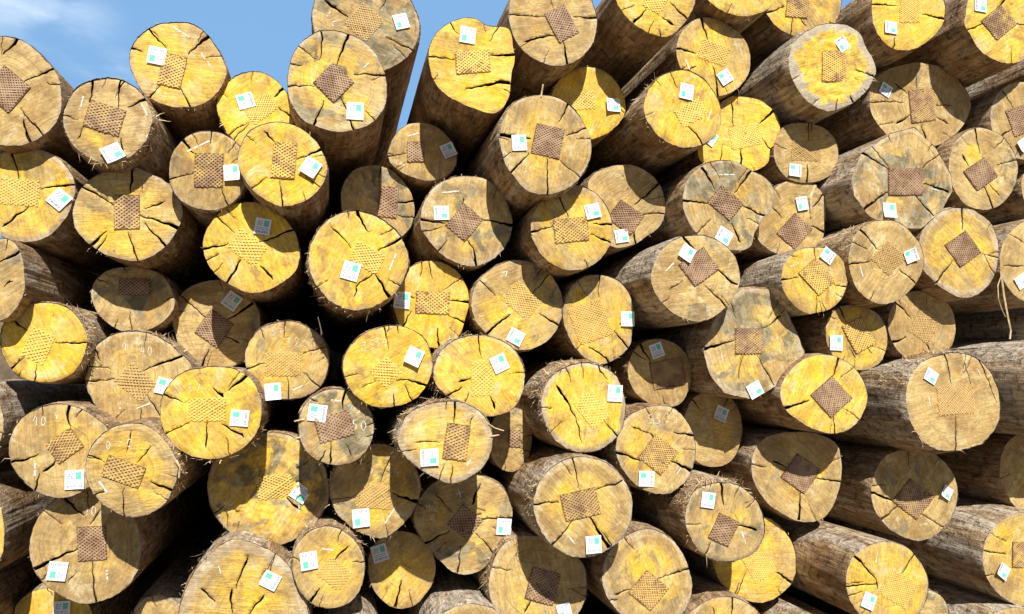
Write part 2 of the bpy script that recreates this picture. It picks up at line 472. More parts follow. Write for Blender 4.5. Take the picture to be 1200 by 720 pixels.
    # ---------------- chalk
    def ribbon(name, lines, w, keep=.9, lift=.0052):
        V, Fc = [], []
        for ln in lines:
            q = [Vector(p) for p in ln]; fine = []
            for a, b in zip(q, q[1:]):
                m = max(1, int((b-a).length/.006))
                fine += [a+(b-a)*(i/m)+Vector((rnd.uniform(-1, 1), rnd.uniform(-1, 1)))*.0007 for i in range(m)]
            fine.append(q[-1])
            for a, b in zip(fine, fine[1:]):
                if rnd.random() > keep or (b-a).length < 1e-5: continue
                n = (b-a).normalized(); n = Vector((-n.y, n.x))*w*rnd.uniform(.5, 1.2); k = len(V)
                V += [face(p.x, p.y, flift(p.x, p.y)+.0014) for p in (a-n, b-n, b+n, a+n)]; Fc.append((k, k+1, k+2, k+3))
        if Fc: obj(name, V, Fc, [M_CHALK], root)
    nums, ticks = [], []
    for c in [c for c in chalk_s.split(';') if c]:
        if c.startswith('line'):
            x1, y1, x2, y2 = map(float, c[5:].split(','))
            ticks.append(([loc(x1, y1), loc(x2, y2)], .0035 if hypot(x2-x1, y2-y1) > 12 else .0024))
        else:
            txt, pos = c.split('@'); x, y, s = map(float, pos.split(','))
            x -= len(txt)*s*.36
            tilt = rnd.uniform(-.1, .15)
            lines = []
            for i, chh in enumerate(txt):
                for st in DIGITS[chh]:
                    lines.append([loc(x+(i*.78+u*.55)*s+rnd.uniform(-.03, .03)*s, y+s*.5-v*s*.62+(i*.8+u)*s*tilt) for u, v in st])
            nums.append(lines)
    for lines in nums: ribbon('chalk_number', lines, .0014, .90)
    for ln, w in ticks: ribbon('chalk_stroke', [ln], w, .95)
    # ---------------- paper tag
    if tag_s:
        x, y, rot, q = map(float, tag_s.split(','))
        p0 = Vector(loc(x, y))
        var = rnd.randint(0, 2)
        tg = bpy.data.objects.new('paper_tag', TAGS[var][0]); COL.objects.link(tg); tg.parent = root
        f = face(p0.x, p0.y, .0058)
        tg.location = f
        tg.rotation_euler = (-tz*0, radians(rot + 90*q), 0)
        s = rnd.uniform(.96, 1.08); tg.scale = (s, 1, s)
        for nm, me in (('green_patch', TAGS[var][1]), ('printed_text', TAGS[var][2])):
            o = bpy.data.objects.new(nm, me); COL.objects.link(o); o.parent = tg
    # ---------------- loose fibres left by the saw round the rim
    V, Fc = [], []
    nf = int(5 + 95*rag*rag)
    clumps = [rnd.uniform(-pi, pi) for _ in range(5)]
    for _ in range(nf):
        t = rnd.gauss(rnd.choice(clumps), .16) if rnd.random() < .75 else rnd.uniform(-pi, pi)
        if rag > .5 and rnd.random() < .6: t = rnd.gauss(RAGDIR.get(key, pi*.5), .8)
        R0 = out[int((t+pi)/(2*pi)*N) % N]
        l = .003+.014*rnd.random()**2*(1+rag*rnd.random()**2*2.6)
        rad = Vector((cos(t), sin(t))); tan = Vector((-sin(t), cos(t)))
        dirn = (rad*rnd.uniform(-.3, 1.0)+tan*rnd.uniform(-1.0, 1.0)); dirn.normalize()
        p = rad*R0*rnd.uniform(.975, 1.012); w = tan*rnd.uniform(.0005, .0018) if abs(dirn.dot(tan)) < .8 else rad*.0012
        e = p+dirn*l*.6; e2 = p+dirn*l+Vector((0, -1))*l*rnd.uniform(0, .6)
        out_y = rnd.uniform(-.2, .8)*l
        k = len(V)
        y0 = rnd.uniform(.001, .02)
        V += [face(*(p-w), -y0), face(*(p+w), -y0), face(*(e+w*.7), out_y*.6-y0), face(*(e-w*.7), out_y*.6-y0), face(*e2, out_y-y0)]
        Fc += [(k, k+1, k+2, k+3), (k+3, k+2, k+4)]
    obj('loose_fibres', V, Fc, [M_FIBRE], root)['kind'] = 'stuff'
    # ---------------- strips of bark torn loose beside the rim
    if key in TORN:
        a0, spread, cnt = TORN[key]
        V, Fc = [], []
        for _ in range(cnt):
            t = a0 + rnd.uniform(-1, 1)*spread
            i = int(((t+pi) % (2*pi))/(2*pi)*N) % N
            R0 = smooth_out[i]*(1+flare*.7)
            rad = Vector((cos(t), 0, sin(t))); tan = Vector((-sin(t), 0, cos(t)))
            y0 = rnd.random()**1.6*.16
            p = rad*R0*rnd.uniform(.99, 1.03) + Vector((0, y0, 0)); p.y += tx*p.x+tz*p.z
            dd = (tan*rnd.uniform(-1, 1) + Vector((0, rnd.uniform(-1, .7), 0)) + rad*rnd.uniform(-.05, .22)).normalized()
            side = dd.cross(rad).normalized()*rnd.uniform(.0008, .0038)
            L = .010+.045*rnd.random()**1.6; m = 4; k = len(V)
            for q in range(m+1):
                c = p + dd*L*q/m + rad*(.010*rnd.uniform(-.2, 1)*(q/m)**2) + side*rnd.uniform(-.6, .6)
                w = side*(1-.8*q/m)
                V += [c-w, c+w]
            for q in range(m): Fc.append((k+2*q, k+2*q+1, k+2*q+3, k+2*q+2))
        obj('torn_bark', V, Fc, [M_FIBRE], root)['kind'] = 'stuff'
    for o in kids:
        for a, b in props.items():
            if a not in o: o[a] = b
    return root, loc, face

TONE = {'c8': .9, 'e2': 1, 'e1': 1, 'k4': 1.2, 'l2': 1.2, 'k5': 1.1, 'k2': 1, 'k7': .8, 'i4': .75, 'h5': .7, 'j9': .8, 'k9': .9, 'b9': .4, 'b1': .1, 'b3': .1, 'b4': .1, 'b5': .05, 'j1': .8, 'g4': .7, 'l1': 1.0, 'h2': .8, 'i2': .4, 'i5': .7, 'f5': .5, 'j8': .6, 'd2': .9, 'a3': .7}
BAND = {'h8': .75, 'h5': .7, 'd7': .6, 'e3': .4, 'b4': .7, 'a1': .5, 'a3': .6, 'e4': .6, 'j7': .4, 'h6': .4, 'b9': .3, 'c9': .4, 'd6': .4, 'i8': .35, 'f6': .4}
ANGULAR = {'d2', 'g7'}
ROUGH = {'c8', 'j3'}
TORN = {'g5': (2.4, .8, 150), 'h6': (1.9, .9, 190), 'h2': (2.0, .9, 170), 'g4': (2.7, .9, 110), 'j1': (2.4, .9, 90), 'f5': (.2, .8, 90), 'e7': (-2.0, .9, 80), 'h9': (2.7, .6, 90), 'h5': (2.9, .6, 90), 'a3': (-.3, .6, 40), 'h4': (2.6, .6, 80), 'i8': (1.4, .9, 50), 'k1': (1.6, 1.4, 80), 'l1': (1.9, .8, 160), 'j6': (-.1, .6, 60), 'f6': (.7, .5, 60), 'd6': (2.5, .5, 80), 'b8': (3.0, .7, 60), 'c7': (2.9, .6, 50), 'i9': (2.8, .8, 60), 'j2': (-1.0, 2, 50), 'f8': (-1.2, 1.0, 60)}
RAGDIR = {'h6': 2.0, 'e7': -2.0, 'g5': 2.2, 'h2': 1.8, 'f5': 0.2, 'j6': 0.0, 'g4': 2.4, 'a3': -1.2, 'j1': 2.6, 'h4': 2.4, 'f6': .6, 'a4': -1.4, 'i9': -1.8, 'l1': 1.8, 'h9': 2.6, 'h5': 2.9}

LOGS = '''
a1|-55,105 -40,60 -5,43 8,42 30,50 52,68 66,85 72,110 69,135 55,155 35,167 10,171 -25,160|.35,.1,.35,.3|8,105,20,20,40,.05||62,81,28,96;47,155,24,127;20,48,4,64;35,165,28,140||large tan log cut by the left edge under open sky, rusty square plate
a2|-30,225 -20,195 5,177 30,174 55,178 78,195 87,212 84,240 75,258 58,275 35,283 5,278 -20,260|.72,.2,.55,.4|20,225,27,16,5,.8|70,234,40,0|12,175,22,210;86,217,48,222;3,266,34,242||yellow log at the left edge with long woven plate, below the large tan one
a3|73,140 78,120 90,102 108,94 125,91 145,94 160,103 172,118 178,135 176,152 166,172 150,185 125,193 100,182 85,170 76,155|.32,.15,.4,.9|123,139,22,16,18,.45|133,180,-32,1|109,96,105,120;140,95,139,127;172,115,150,126;90,163,98,149;143,180,142,162|line 98,113,93,131;line 165,120,173,136;line 153,143,158,138|ragged tan log with tag on its bottom rim, against sky beside the large left one
a4|152,65 158,48 170,36 185,28 205,26 225,28 240,38 252,52 262,72 265,85 260,100 245,117 225,125 210,126 190,122 172,112 158,92|.68,.12,.25,.6|202,83,14,19,13,.55|184,66,8,2|243,44,221,64;175,114,188,101;222,122,212,104;178,38,195,57;155,57,166,61|line 203,32,222,44;line 236,62,240,70;line 243,72,247,80|yellow log standing highest on the left side, wholly against blue sky
a5|85,255 88,235 97,219 115,205 135,197 155,196 175,203 195,213 208,228 214,248 212,262 203,277 185,296 165,305 145,304 120,296 100,282 88,268|.55,.4,.35,.3|149,249,15,20,0,.4||98,220,133,241;155,200,153,226;193,236,170,245;205,267,165,253;110,285,125,271;161,303,150,272;192,287,170,262||large yellow tan log without tag, its top in curved shade of the ragged one
a6|198,200 202,180 212,165 228,155 245,153 263,157 278,168 288,185 290,205 285,223 268,240 250,246 230,244 212,235 201,220|.5,.25,.35,.3|245,200,17,20,1,.5|272,203,-8,0|202,210,229,202;267,239,260,222;247,155,247,168;216,166,227,180|line 219,178,246,165|small tan log with upright woven plate, directly left of bright yellow one
a7|254,125 258,107 272,92 290,84 305,84 322,93 335,107 343,122 344,145 330,165 300,178 275,165 262,148|1,.08,.1,.5|306,127,18,12,-35,.9|288,119,-20,3|331,105,322,114;342,138,326,126;270,157,292,143;277,160,292,143||bright yellow log on the skyline half hidden by another yellow one below it
a8|279,190 283,168 293,153 310,145 330,143 348,148 365,160 378,178 383,195 380,212 365,230 345,240 328,241 308,232 290,215|.93,.1,.2,.35|333,188,14,21,5,.6|364,197,30,0|373,176,348,187;331,240,328,212;309,154,321,166;296,219,313,208;370,216,357,205||bright yellow log in front, tag right of its upright plate, dark bark below
b1|337,100 340,75 352,50 370,38 395,36 420,45 440,62 450,82 453,100 450,125 438,142 420,151 400,155 375,150 355,140 342,122|.6,.45,.4,.3|391,97,17,17,45,.1|416,131,0,0|338,102,368,102;368,146,379,118;415,151,399,115;453,88,415,88;378,42,374,70;408,42,395,78|line 426,80,432,74|big log with purple brown top, yellow bottom and long bark column, against sky
b2|366,15 372,-5 390,-25 420,-33 455,-28 478,-5 490,20 491,40 484,58 470,72 450,82 425,85 400,80 380,60 368,35|.05,.6,.4,.5|427,26,17,17,42,.9|470,26,-18,2|380,0,408,20;460,-12,445,12;482,58,452,44|line 383,20,387,14;line 390,26,396,24;line 388,28,391,31|grey log behind the big purple topped one, cut by the top edge
b3|503,75 505,50 515,35 530,25 547,21 560,23 570,29 582,31 597,34 601,50 603,65 599,90 595,115 588,127 575,133 558,128 540,121 525,112 510,97|1,.06,.08,.2|554,73,20,13,-4,.65|548,42,5,2|503,67,535,70;600,65,575,65;593,95,545,105;528,27,537,40||bright yellow log with notched square top, tag above a small plate
b4|597,15 600,-5 615,-20 640,-28 668,-25 688,-10 697,10 699,35 695,50 685,63 668,74 650,77 630,71 612,58 600,38|.15,.3,.35,.3|658,28,13,19,-28,.03||599,18,638,20;695,21,672,20;645,-10,648,10;664,73,660,50;615,49,650,42||brown log with ring marks and rusty plate, no tag, cut by the top edge
b5|722,0 727,-25 745,-45 775,-50 800,-40 813,-20 815,0 808,18 797,33 780,43 765,40 745,30 730,15|.88,.1,.1,.3|768,2,12,12,30,.95||740,28,757,12;805,22,785,3;790,30,775,20||bright yellow log at the top edge with a long smooth bark side
b6|647,110 655,95 670,83 690,78 708,83 723,97 732,115 733,128 725,145 710,157 693,163 675,155 655,140 645,125|.95,.05,.1,.4|683,118,15,11,-5,.97|718,124,-3,1|||deep set yellow log split by vertical shadow, tag in its shaded right half
b7|793,60 797,40 810,26 828,20 845,25 862,35 875,50 880,68 878,85 868,100 850,111 840,113 825,105 808,90 797,78|.68,.1,.2,.2|836,62,17,12,20,.8|849,91,-35,3|823,24,829,47;793,57,815,63;842,112,835,78;800,88,816,78|line 803,70,808,82|yellow log with a small dark notch of shade at its top right rim
b8|755,130 758,110 768,95 785,84 805,82 822,90 835,105 844,125 845,145 838,160 820,170 800,173 785,168 768,155|.82,.1,.15,.45|810,132,17,12,-30,.85|804,108,8,2|786,85,794,103;822,167,805,147|line 834,128,829,142|yellow log with dark rough bark side and small hole beside its plate
b9|587,175 587,150 594,130 608,117 630,111 650,113 668,123 683,142 693,165 692,185 682,205 668,219 645,227 622,225 605,210 593,193|.5,.22,.35,.45|642,166,17,18,12,.05|608,168,-5,0|641,226,641,186;685,151,663,160;664,125,655,143;587,159,622,163;602,200,620,180;676,204,655,186||large pale yellow log with rust brown plate and tag left of it
c1|817,180 822,165 835,148 842,125 855,114 872,113 892,118 907,130 914,147 912,165 903,175 900,190 885,200 868,200 840,197 822,190|1,.05,.1,.25|873,160,18,13,-12,.85|832,162,35,0|857,120,860,148;905,130,890,145;902,175,893,163;869,198,868,173;844,190,847,170||bright yellow log with lobed outline squeezed between grey and yellow neighbours
c2|688,225 692,208 708,197 728,193 750,197 768,210 778,228 780,245 775,262 758,277 740,287 722,290 705,280 693,262 686,243|.22,.2,.3,.25|733,255,17,14,35,.25|728,277,-10,1|770,217,744,240;775,250,752,252;745,284,743,268||tan log whose right half is in shadow, tag at its sunlit bottom
c3|800,235 805,212 820,195 840,188 862,190 880,200 897,208 908,225 906,242 895,255 885,272 880,288 860,293 840,288 818,275 807,260|.22,.55,.4,.3|850,238,17,13,40,0|848,277,30,1|825,200,837,222;879,203,861,226;894,252,871,242;803,235,829,239;868,285,857,262;818,273,833,257|line 842,205,861,205|grey tan cracked log with rusty tilted plate and blue black stain
c4|824,-15 830,-35 850,-48 870,-49 895,-42 910,-22 911,-5 900,10 885,17 868,19 850,14 832,2|.88,.1,.1,.3|||||bright yellow log showing only a sliver under the top edge
c5|894,0 900,-22 920,-40 945,-43 968,-35 983,-15 986,5 980,25 968,36 945,43 928,41 912,32 899,17|.6,.2,.15,.3|934,8,13,13,5,.5||945,32,935,18;900,14,919,8;928,40,928,18||yellow tan log at the top edge, cracked below its plate, without tag
c6|1022,10 1025,-10 1045,-28 1075,-28 1097,-15 1108,5 1107,22 1097,40 1080,53 1060,59 1045,56 1030,42 1023,25|.9,.08,.15,.5|1066,13,12,14,0,.85|1043,33,3,1|1022,5,1052,7;1106,22,1080,17;1048,55,1048,44||yellow log at the top edge with tag at lower left and rough bark side
c7|1132,15 1138,-10 1160,-28 1190,-30 1215,-15 1230,10 1228,40 1210,62 1190,74 1170,72 1150,60 1137,40 1130,27|.8,.15,.2,.4|1170,27,15,15,50,.4|1148,7,3,1|1135,35,1155,27;1215,32,1185,28;1178,0,1168,10||yellow log filling the top right corner of the pile
c8|925,78 928,55 940,40 958,30 975,27 995,30 1008,38 1015,55 1027,80 1023,95 1010,112 990,125 970,130 950,122 935,105|.92,.15,.97,.4|977,78,14,18,0,.6|986,52,-35,2|1025,90,1003,82;980,128,980,116;1000,118,995,110||log with flaky bright yellow heart inside a smooth grey outer ring
c9|1019,115 1022,98 1035,85 1055,77 1080,74 1105,80 1125,95 1136,112 1138,128 1130,145 1115,160 1095,172 1070,175 1045,163 1028,145 1020,130|.05,.2,.2,.2|1080,124,14,19,-6,.5|1037,106,28,3|1048,98,1063,110;1050,145,1066,135;1114,124,1097,124;1112,145,1097,137;1085,165,1080,147;1074,90,1075,104;1022,120,1060,121||wide brown log with dark shade over its upper right rim and tag at left
d1|907,180 910,162 920,148 938,144 955,146 970,153 980,165 983,182 978,200 965,210 945,214 925,210 912,197|.35,.2,.3,.25|945,177,18,12,5,.8|931,200,4,3|946,214,946,193;948,144,947,165||small tan log between bright yellow lobed one and dark bark sides
d2|1045,156 1072,149 1098,175 1115,204 1117,224 1104,247 1080,268 1050,268 1020,255 1001,230 998,208 1010,180|.25,.6,.35,.25|1061,213,20,16,0,0|1041,247,0,0|1022,171,1042,198;1098,183,1080,198;1015,244,1042,224;1092,250,1073,230;1108,224,1082,216;1012,180,1041,199|line 1091,221,1100,224|large greenish grey log with pointed top and square rusty plate
d3|1112,195 1115,175 1125,160 1140,151 1158,151 1175,160 1187,175 1193,192 1190,215 1180,233 1165,244 1148,246 1130,238 1117,220|.3,.45,.3,.25|1149,204,15,14,-35,.1||1193,187,1168,194;1128,181,1135,195;1172,230,1158,215;1163,240,1152,217;1144,155,1148,180||greenish tan log without tag, small rusty plate, beside the pointed grey one
d4|1161,142 1165,118 1180,101 1203,96 1228,104 1243,125 1245,150 1232,175 1205,188 1182,180 1167,162|.25,.35,.3,.25|1199,140,17,16,-20,0|1197,171,-30,1|1178,110,1188,128;1173,160,1186,152||tan log cut by the right edge, tag on the frame border
d5|884,268 888,255 897,240 905,225 915,215 930,212 948,214 962,224 968,240 967,262 963,283 948,295 925,300 905,295 890,283|.38,.25,.3,.35|931,271,14,16,42,.05|939,239,-12,2|905,243,916,256;966,273,950,265;965,228,952,243||tan log with brown diamond plate and bark flap beside its tag
d6|995,310 997,290 1005,272 1020,261 1035,258 1055,262 1070,275 1080,290 1083,305 1078,325 1065,342 1050,353 1030,356 1012,347 1000,330|.15,.25,.25,.25|1041,303,15,15,45,.95|1066,300,-22,3|1009,271,1029,293;1075,335,1054,316;996,311,1020,306|line 1007,311,1011,325|tan log with greenish diamond plate touching the tag on its right
d7|1076,300 1080,275 1090,257 1107,246 1125,243 1145,248 1160,260 1170,285 1170,305 1163,328 1150,343 1130,349 1110,342 1093,328 1080,312|.62,.25,.75,.3|1128,292,15,16,-35,.12||1096,332,1116,306;1166,322,1153,299;1128,246,1128,270;1167,302,1152,298||log with yellow centre in a broad tan ring, diamond plate, no tag
d8|1172,310 1176,285 1188,268 1205,258 1235,260 1255,300 1245,345 1215,357 1195,350 1180,335|.12,.2,.2,.4||1196,330,-30,1|1200,285,1184,275;1200,312,1176,312||tan log at the right edge with fibre strip hanging from its rim
e1|916,325 922,305 935,293 955,290 975,293 988,305 994,325 990,343 980,357 960,366 945,367 930,357 919,342|.75,.15,.2,.3|957,325,13,18,-42,.65|969,300,35,3|917,329,936,325;993,337,977,334;957,365,957,347;955,292,956,304|line 926,313,936,309|yellow log with long sunlit grey bark side reaching left
e2|763,325 768,305 778,290 795,279 815,275 838,280 855,292 865,310 867,330 860,350 845,365 828,375 810,376 790,368 772,350|.3,.35,.3,.3|819,313,18,16,-36,.05|804,297,33,0|860,333,840,313;848,357,826,335;800,278,814,293;785,340,800,330|line 790,308,780,318|tan log with grey sunlit bark side and tag touching its rusty plate
e3|622,270 625,252 635,235 652,222 672,217 692,222 708,237 717,258 718,275 712,293 698,308 680,316 662,316 643,307 630,292|.6,.15,.3,.35|669,270,20,14,-6,.6|694,248,-15,1|652,222,666,255;624,272,648,265;715,285,692,275;715,264,695,262||yellow log near centre top, tag at upper right, overlapping half shaded tan one
e4|493,255 498,235 510,218 528,208 550,206 570,210 587,224 597,245 601,262 595,285 580,302 560,311 540,310 520,300 503,282 494,268|.4,.45,.4,.4|544,261,15,17,40,.1|517,250,-3,1|558,309,554,290;554,291,547,281;601,264,565,258;497,257,522,262;543,232,543,241|line 518,226,538,224|greenish log with brown diamond plate and shadow over its right third
e5|400,235 403,215 415,200 435,194 455,197 472,212 483,230 486,250 478,270 460,282 440,285 415,272 403,255|.15,.45,.3,.2|455,237,11,18,5,.2||483,235,463,238;486,255,465,252||deep set brown log, left part in shadow, under the big purple topped one
e6|455,185 458,168 468,152 485,144 505,146 523,158 533,172 535,190 525,205 505,212 485,208 468,200|.5,.15,.3,.3|487,178,10,12,0,.1|525,177,-25,0|457,183,476,180|line 478,160,491,156|small recessed log split by vertical shadow under the notched yellow one
e7|362,305 366,282 378,263 397,250 420,247 443,254 462,268 475,288 479,308 472,330 458,348 435,360 415,363 390,355 372,335|.88,.08,.25,.6|430,302,19,13,28,.88|411,318,15,0|388,266,411,291;472,277,443,294;453,344,440,322;417,337,436,322;418,248,432,272;417,336,415,348|line 464,298,456,317|large bright yellow log with torn lower rim and tag overlapping its plate
f1|238,292 242,270 255,252 273,240 295,237 318,245 335,258 347,278 351,298 345,318 330,332 312,341 295,343 270,334 250,318|.92,.1,.15,.25|290,290,20,14,35,.85|308,266,8,0|240,292,267,286;341,271,301,284;255,254,275,273;265,333,282,305;320,328,305,312||bright yellow log with curved shade over its upper right and tag inside it
f2|107,345 112,328 125,318 150,313 175,316 192,325 203,345 203,362 190,378 172,387 150,390 128,380 113,365|.2,.45,.3,.3|158,336,18,10,0,.2||155,387,153,366||small deep set log, upper half shaded, no tag, under the large tagless one
f3|203,380 206,355 220,338 240,330 265,330 285,340 300,358 305,380 300,405 285,423 262,432 238,430 218,418 208,400|.35,.25,.2,.2|251,385,16,17,35,.2|272,353,35,0|292,358,264,375;216,350,243,373;281,402,260,392;238,427,245,410||shaded brown log crossed by one narrow vertical strip of sunlight
f4|-30,325 -20,295 0,280 15,283 25,300 28,320 27,345 18,362 5,374 -15,372 -28,350|.25,.4,.3,.3|||22,297,0,307;15,330,5,336||greenish log cut by the left edge, with knot, above a bright yellow one
f5|0,395 5,378 18,363 40,355 65,355 85,365 97,382 102,402 97,420 83,438 62,447 40,447 18,438 5,420|1,.05,.1,.7|45,405,15,19,25,.97||102,402,65,402;40,445,43,427;11,433,23,421;12,372,32,388|line 44,397,48,399|bright yellow log without tag near the left edge, shaggy right rim
f6|100,445 105,425 112,405 130,393 150,388 175,390 195,400 210,413 222,425 222,455 210,475 195,490 170,497 145,497 122,488 108,470|.35,.3,.4,.6|159,448,20,15,40,.8|194,453,15,3|104,446,134,444;208,420,168,435;187,487,173,464;113,410,117,423;165,495,165,478|4@147,405,13;0@161,400,6;40@172,411,11;line 160,479,176,473;line 140,478,144,480|tan log with chalk number 40 40 above its tilted square plate
f7|287,422 291,402 303,387 322,378 343,376 362,384 378,398 385,415 384,435 375,453 358,464 338,468 315,463 298,450|.6,.3,.3,.5|332,427,21,14,0,.75|320,459,-5,0|383,407,355,415;291,432,310,426;370,450,355,437;338,465,336,443|33@325,388,11;32@344,402,12;line 343,458,354,452|yellow log with chalk number 33 32 over a framed rectangular plate
f8|188,478 192,460 203,445 222,434 245,430 272,432 293,443 304,462 306,485 300,508 285,525 262,536 240,538 215,530 198,515 189,498|1,.06,.12,.4|243,480,22,14,0,.96|281,490,5,3|191,463,217,472;287,443,268,458;190,510,222,496;241,525,243,495;286,513,260,497;262,466,250,455|37@228,456,12;line 245,477,249,480|large bright yellow log with faint chalk 37 and tag right of its plate
f9|402,430 406,412 420,396 440,385 458,381 480,385 497,397 505,415 507,432 500,452 485,468 465,476 445,477 425,470 408,452|1,.05,.12,.35|452,436,14,14,45,1|485,418,25,0|449,384,455,409;500,451,478,445;478,445,466,447;462,476,461,462;423,455,440,447|3@428,407,12;5@437,404,12;34@447,402,11;line 456,427,462,430|bright yellow log in mid pile, chalk 35 34, tag right of a faint diamond plate
g1|461,350 466,330 480,313 498,306 518,308 535,318 547,335 550,355 545,375 537,395 520,406 505,407 488,400 472,388 464,370|1,.04,.06,.2|507,355,20,13,3,.55|471,352,5,0|472,385,482,365;515,405,513,385;547,355,527,353;542,377,525,370;542,325,520,340;495,309,492,325;464,342,485,350||flat bright yellow log with half shaded tag on its left rim
g2|553,360 556,340 567,322 585,310 605,305 630,310 648,325 658,345 660,365 653,385 638,402 618,410 595,407 572,392 558,378|.55,.35,.25,.35|612,352,19,15,40,.75|604,395,28,1|572,390,598,369;640,325,622,346;565,330,580,347;655,382,632,368|line 588,320,594,318;line 594,318,592,326|dull yellow log with tag at its bottom and shade over its right rim
g3|660,375 662,355 670,337 685,325 705,322 722,327 735,340 742,360 742,385 738,405 725,418 710,426 695,424 678,412 667,395|.6,.25,.35,.2|692,377,21,23,-20,.85|735,374,0,0|733,405,720,388;713,421,690,408;703,323,702,348||yellow log with large square plate reaching its left rim, tag at right edge
g4|508,440 513,418 527,402 547,394 568,393 590,400 607,415 615,437 612,460 602,478 585,487 565,487 545,478 525,465 512,452|.95,.06,.35,.6|565,443,13,21,0,.9|585,426,-25,0|561,397,565,420;537,448,552,444;527,463,541,454;580,480,575,465||bright yellow log with upright plate and pale fuzzy bark collar at left
g5|635,480 637,458 645,442 660,432 680,425 703,428 722,440 731,460 733,485 727,508 712,522 690,530 668,527 650,515 640,498|1,.05,.55,.9|694,480,14,20,-38,1|720,461,3,0|652,452,675,490;675,490,682,520;722,510,708,492;700,432,712,445||bright yellow log with bark torn open at upper left, tag at right
g6|736,440 738,422 748,405 765,398 785,400 802,412 810,432 808,455 798,472 780,477 760,472 745,460|.4,.2,.2,.3|782,438,19,16,-10,.5|769,411,-20,0|752,405,762,425||recessed brown log in shadow with tag at top and sunlit lower rim
g7|833,383 846,356 870,338 900,338 921,360 932,384 944,413 926,440 905,456 880,468 850,461 832,441 824,412|.5,.6,.5,.35|877,400,16,15,0,.4|884,457,-27,1|825,410,860,399;917,370,893,385;905,447,887,417;865,445,871,417;858,357,863,374|line 845,415,847,422|mottled grey yellow log with angular outline and tag at its bottom point
g8|968,390 972,372 983,361 1000,357 1018,361 1033,373 1040,392 1038,412 1028,428 1008,434 990,428 975,415|.65,.2,.25,.3|1006,393,13,18,-28,.7|979,402,2,0|985,362,992,377;1003,420,995,408;1022,415,1014,405||small yellow log with tag on its left rim, above the rusty plated yellow one
g9|1041,385 1043,365 1052,352 1065,343 1085,342 1105,350 1117,365 1120,385 1117,402 1108,415 1085,420 1060,418 1048,405|.15,.2,.2,.25|1083,382,15,16,35,.95||1053,358,1068,374;1090,412,1085,402;1045,402,1062,395||small tan log, shaded at top right, greenish plate and no tag
h1|915,465 918,447 930,430 947,419 965,416 985,420 1002,432 1013,450 1017,468 1010,488 995,503 975,508 955,503 935,492 920,480|.82,.3,.2,.25|974,465,17,18,-42,0||921,478,948,469;982,422,976,441;1007,491,988,479;978,506,977,487||yellow log with large rusty diamond plate and no tag, grey upper left
h2|1062,470 1065,448 1075,430 1090,420 1110,414 1135,415 1155,428 1168,450 1173,475 1168,500 1155,517 1130,527 1105,528 1085,520 1070,500|.2,.2,.25,.7|1120,468,22,18,-4,.95|1090,441,30,1|1108,418,1115,450;1147,418,1168,472;1130,425,1138,452;1120,526,1120,488|line 1088,465,1090,476;line 1145,432,1149,440|large tan log with yellow rectangular plate, three upright cracks, fibrous bark top
h3|800,503 805,480 815,465 832,459 850,462 865,478 870,500 866,525 855,542 838,547 820,543 807,527|.35,.2,.2,.25||844,485,25,0|812,470,820,480||small log wholly in dark shadow with grey looking tag
h4|722,528 725,508 735,490 750,480 770,475 792,480 808,497 815,520 813,545 803,565 788,577 770,579 748,570 733,555|.52,.25,.35,.6|771,533,17,17,38,.6|757,561,3,3|725,530,750,540;740,500,762,508;762,508,766,516;813,512,790,507;806,550,785,540|53@767,491,12;35@787,489,12;line 798,548,793,556|yellow tan log with chalk number 53 35 along its upper rim
h5|625,592 630,570 645,550 665,538 685,535 710,542 728,558 740,580 741,600 733,625 715,643 690,653 665,650 645,638 632,618|.5,.2,.45,.45|680,591,21,16,-13,.5|695,638,-3,0|627,592,655,589;725,566,697,574;647,640,672,610;713,640,691,606;671,538,677,572|line 666,628,674,638|large pale yellow log in front, rectangular plate, tag at its lower rim
h6|803,610 806,590 815,575 832,567 850,565 872,572 888,588 896,610 895,630 883,648 865,657 845,658 825,650 810,632|.35,.35,.4,1|848,621,13,16,25,.05|829,586,10,0|845,568,848,592;888,622,865,616;828,650,833,635|line 869,623,874,638|shaggy tan log with frayed upper rim, brown plate and tag above it
h7|835,655 838,630 855,612 880,605 905,610 922,625 932,645 933,668 925,687 908,702 885,706 862,697 843,680|.75,.2,.15,.25|890,662,15,17,-30,.75||865,695,874,672;926,682,910,671||yellow log partly behind the shaggy tan one, no tag
h8|706,675 710,655 722,637 740,625 760,620 782,628 798,645 808,668 812,690 805,712 790,728 765,735 740,728 720,712 710,695|.5,.25,.5,.35|760,692,17,17,40,.65||803,668,771,678;720,697,738,691||yellow tan log with a clear ring, cut by the bottom edge, no tag
h9|573,690 576,665 585,645 600,632 625,628 650,632 672,648 686,668 688,690 680,715 660,735 630,742 600,732 582,715|.32,.15,.35,.4|636,687,17,19,15,.3|661,716,-15,2|614,719,622,704||log at the bottom edge mostly in round shadow of the large pale one
i1|881,550 884,530 895,515 915,508 940,507 962,510 980,520 986,540 985,565 978,590 965,607 945,612 920,604 900,590 887,572|.4,.3,.3,.2|938,555,17,17,35,.08||936,605,938,578;985,565,955,560;905,540,922,548||tan log with upper half in round shadow, no tag, rusty plate corner showing
i2|1021,580 1025,555 1035,538 1055,528 1080,527 1102,537 1117,555 1123,575 1118,600 1105,620 1085,633 1060,630 1040,618 1027,600|.25,.35,.25,.35|1070,585,18,17,38,.4|1108,577,32,1|1031,610,1052,593;1112,622,1078,602;1022,578,1050,587|line 1076,616,1087,613|tan log with shaded upper half and bright tag on its right rim
i3|1172,560 1172,545 1180,520 1200,507 1230,510 1250,545 1240,585 1215,602 1195,598 1180,580|.35,.2,.25,.3|||||dark shaded log at the right edge with a sliver of sunlit face
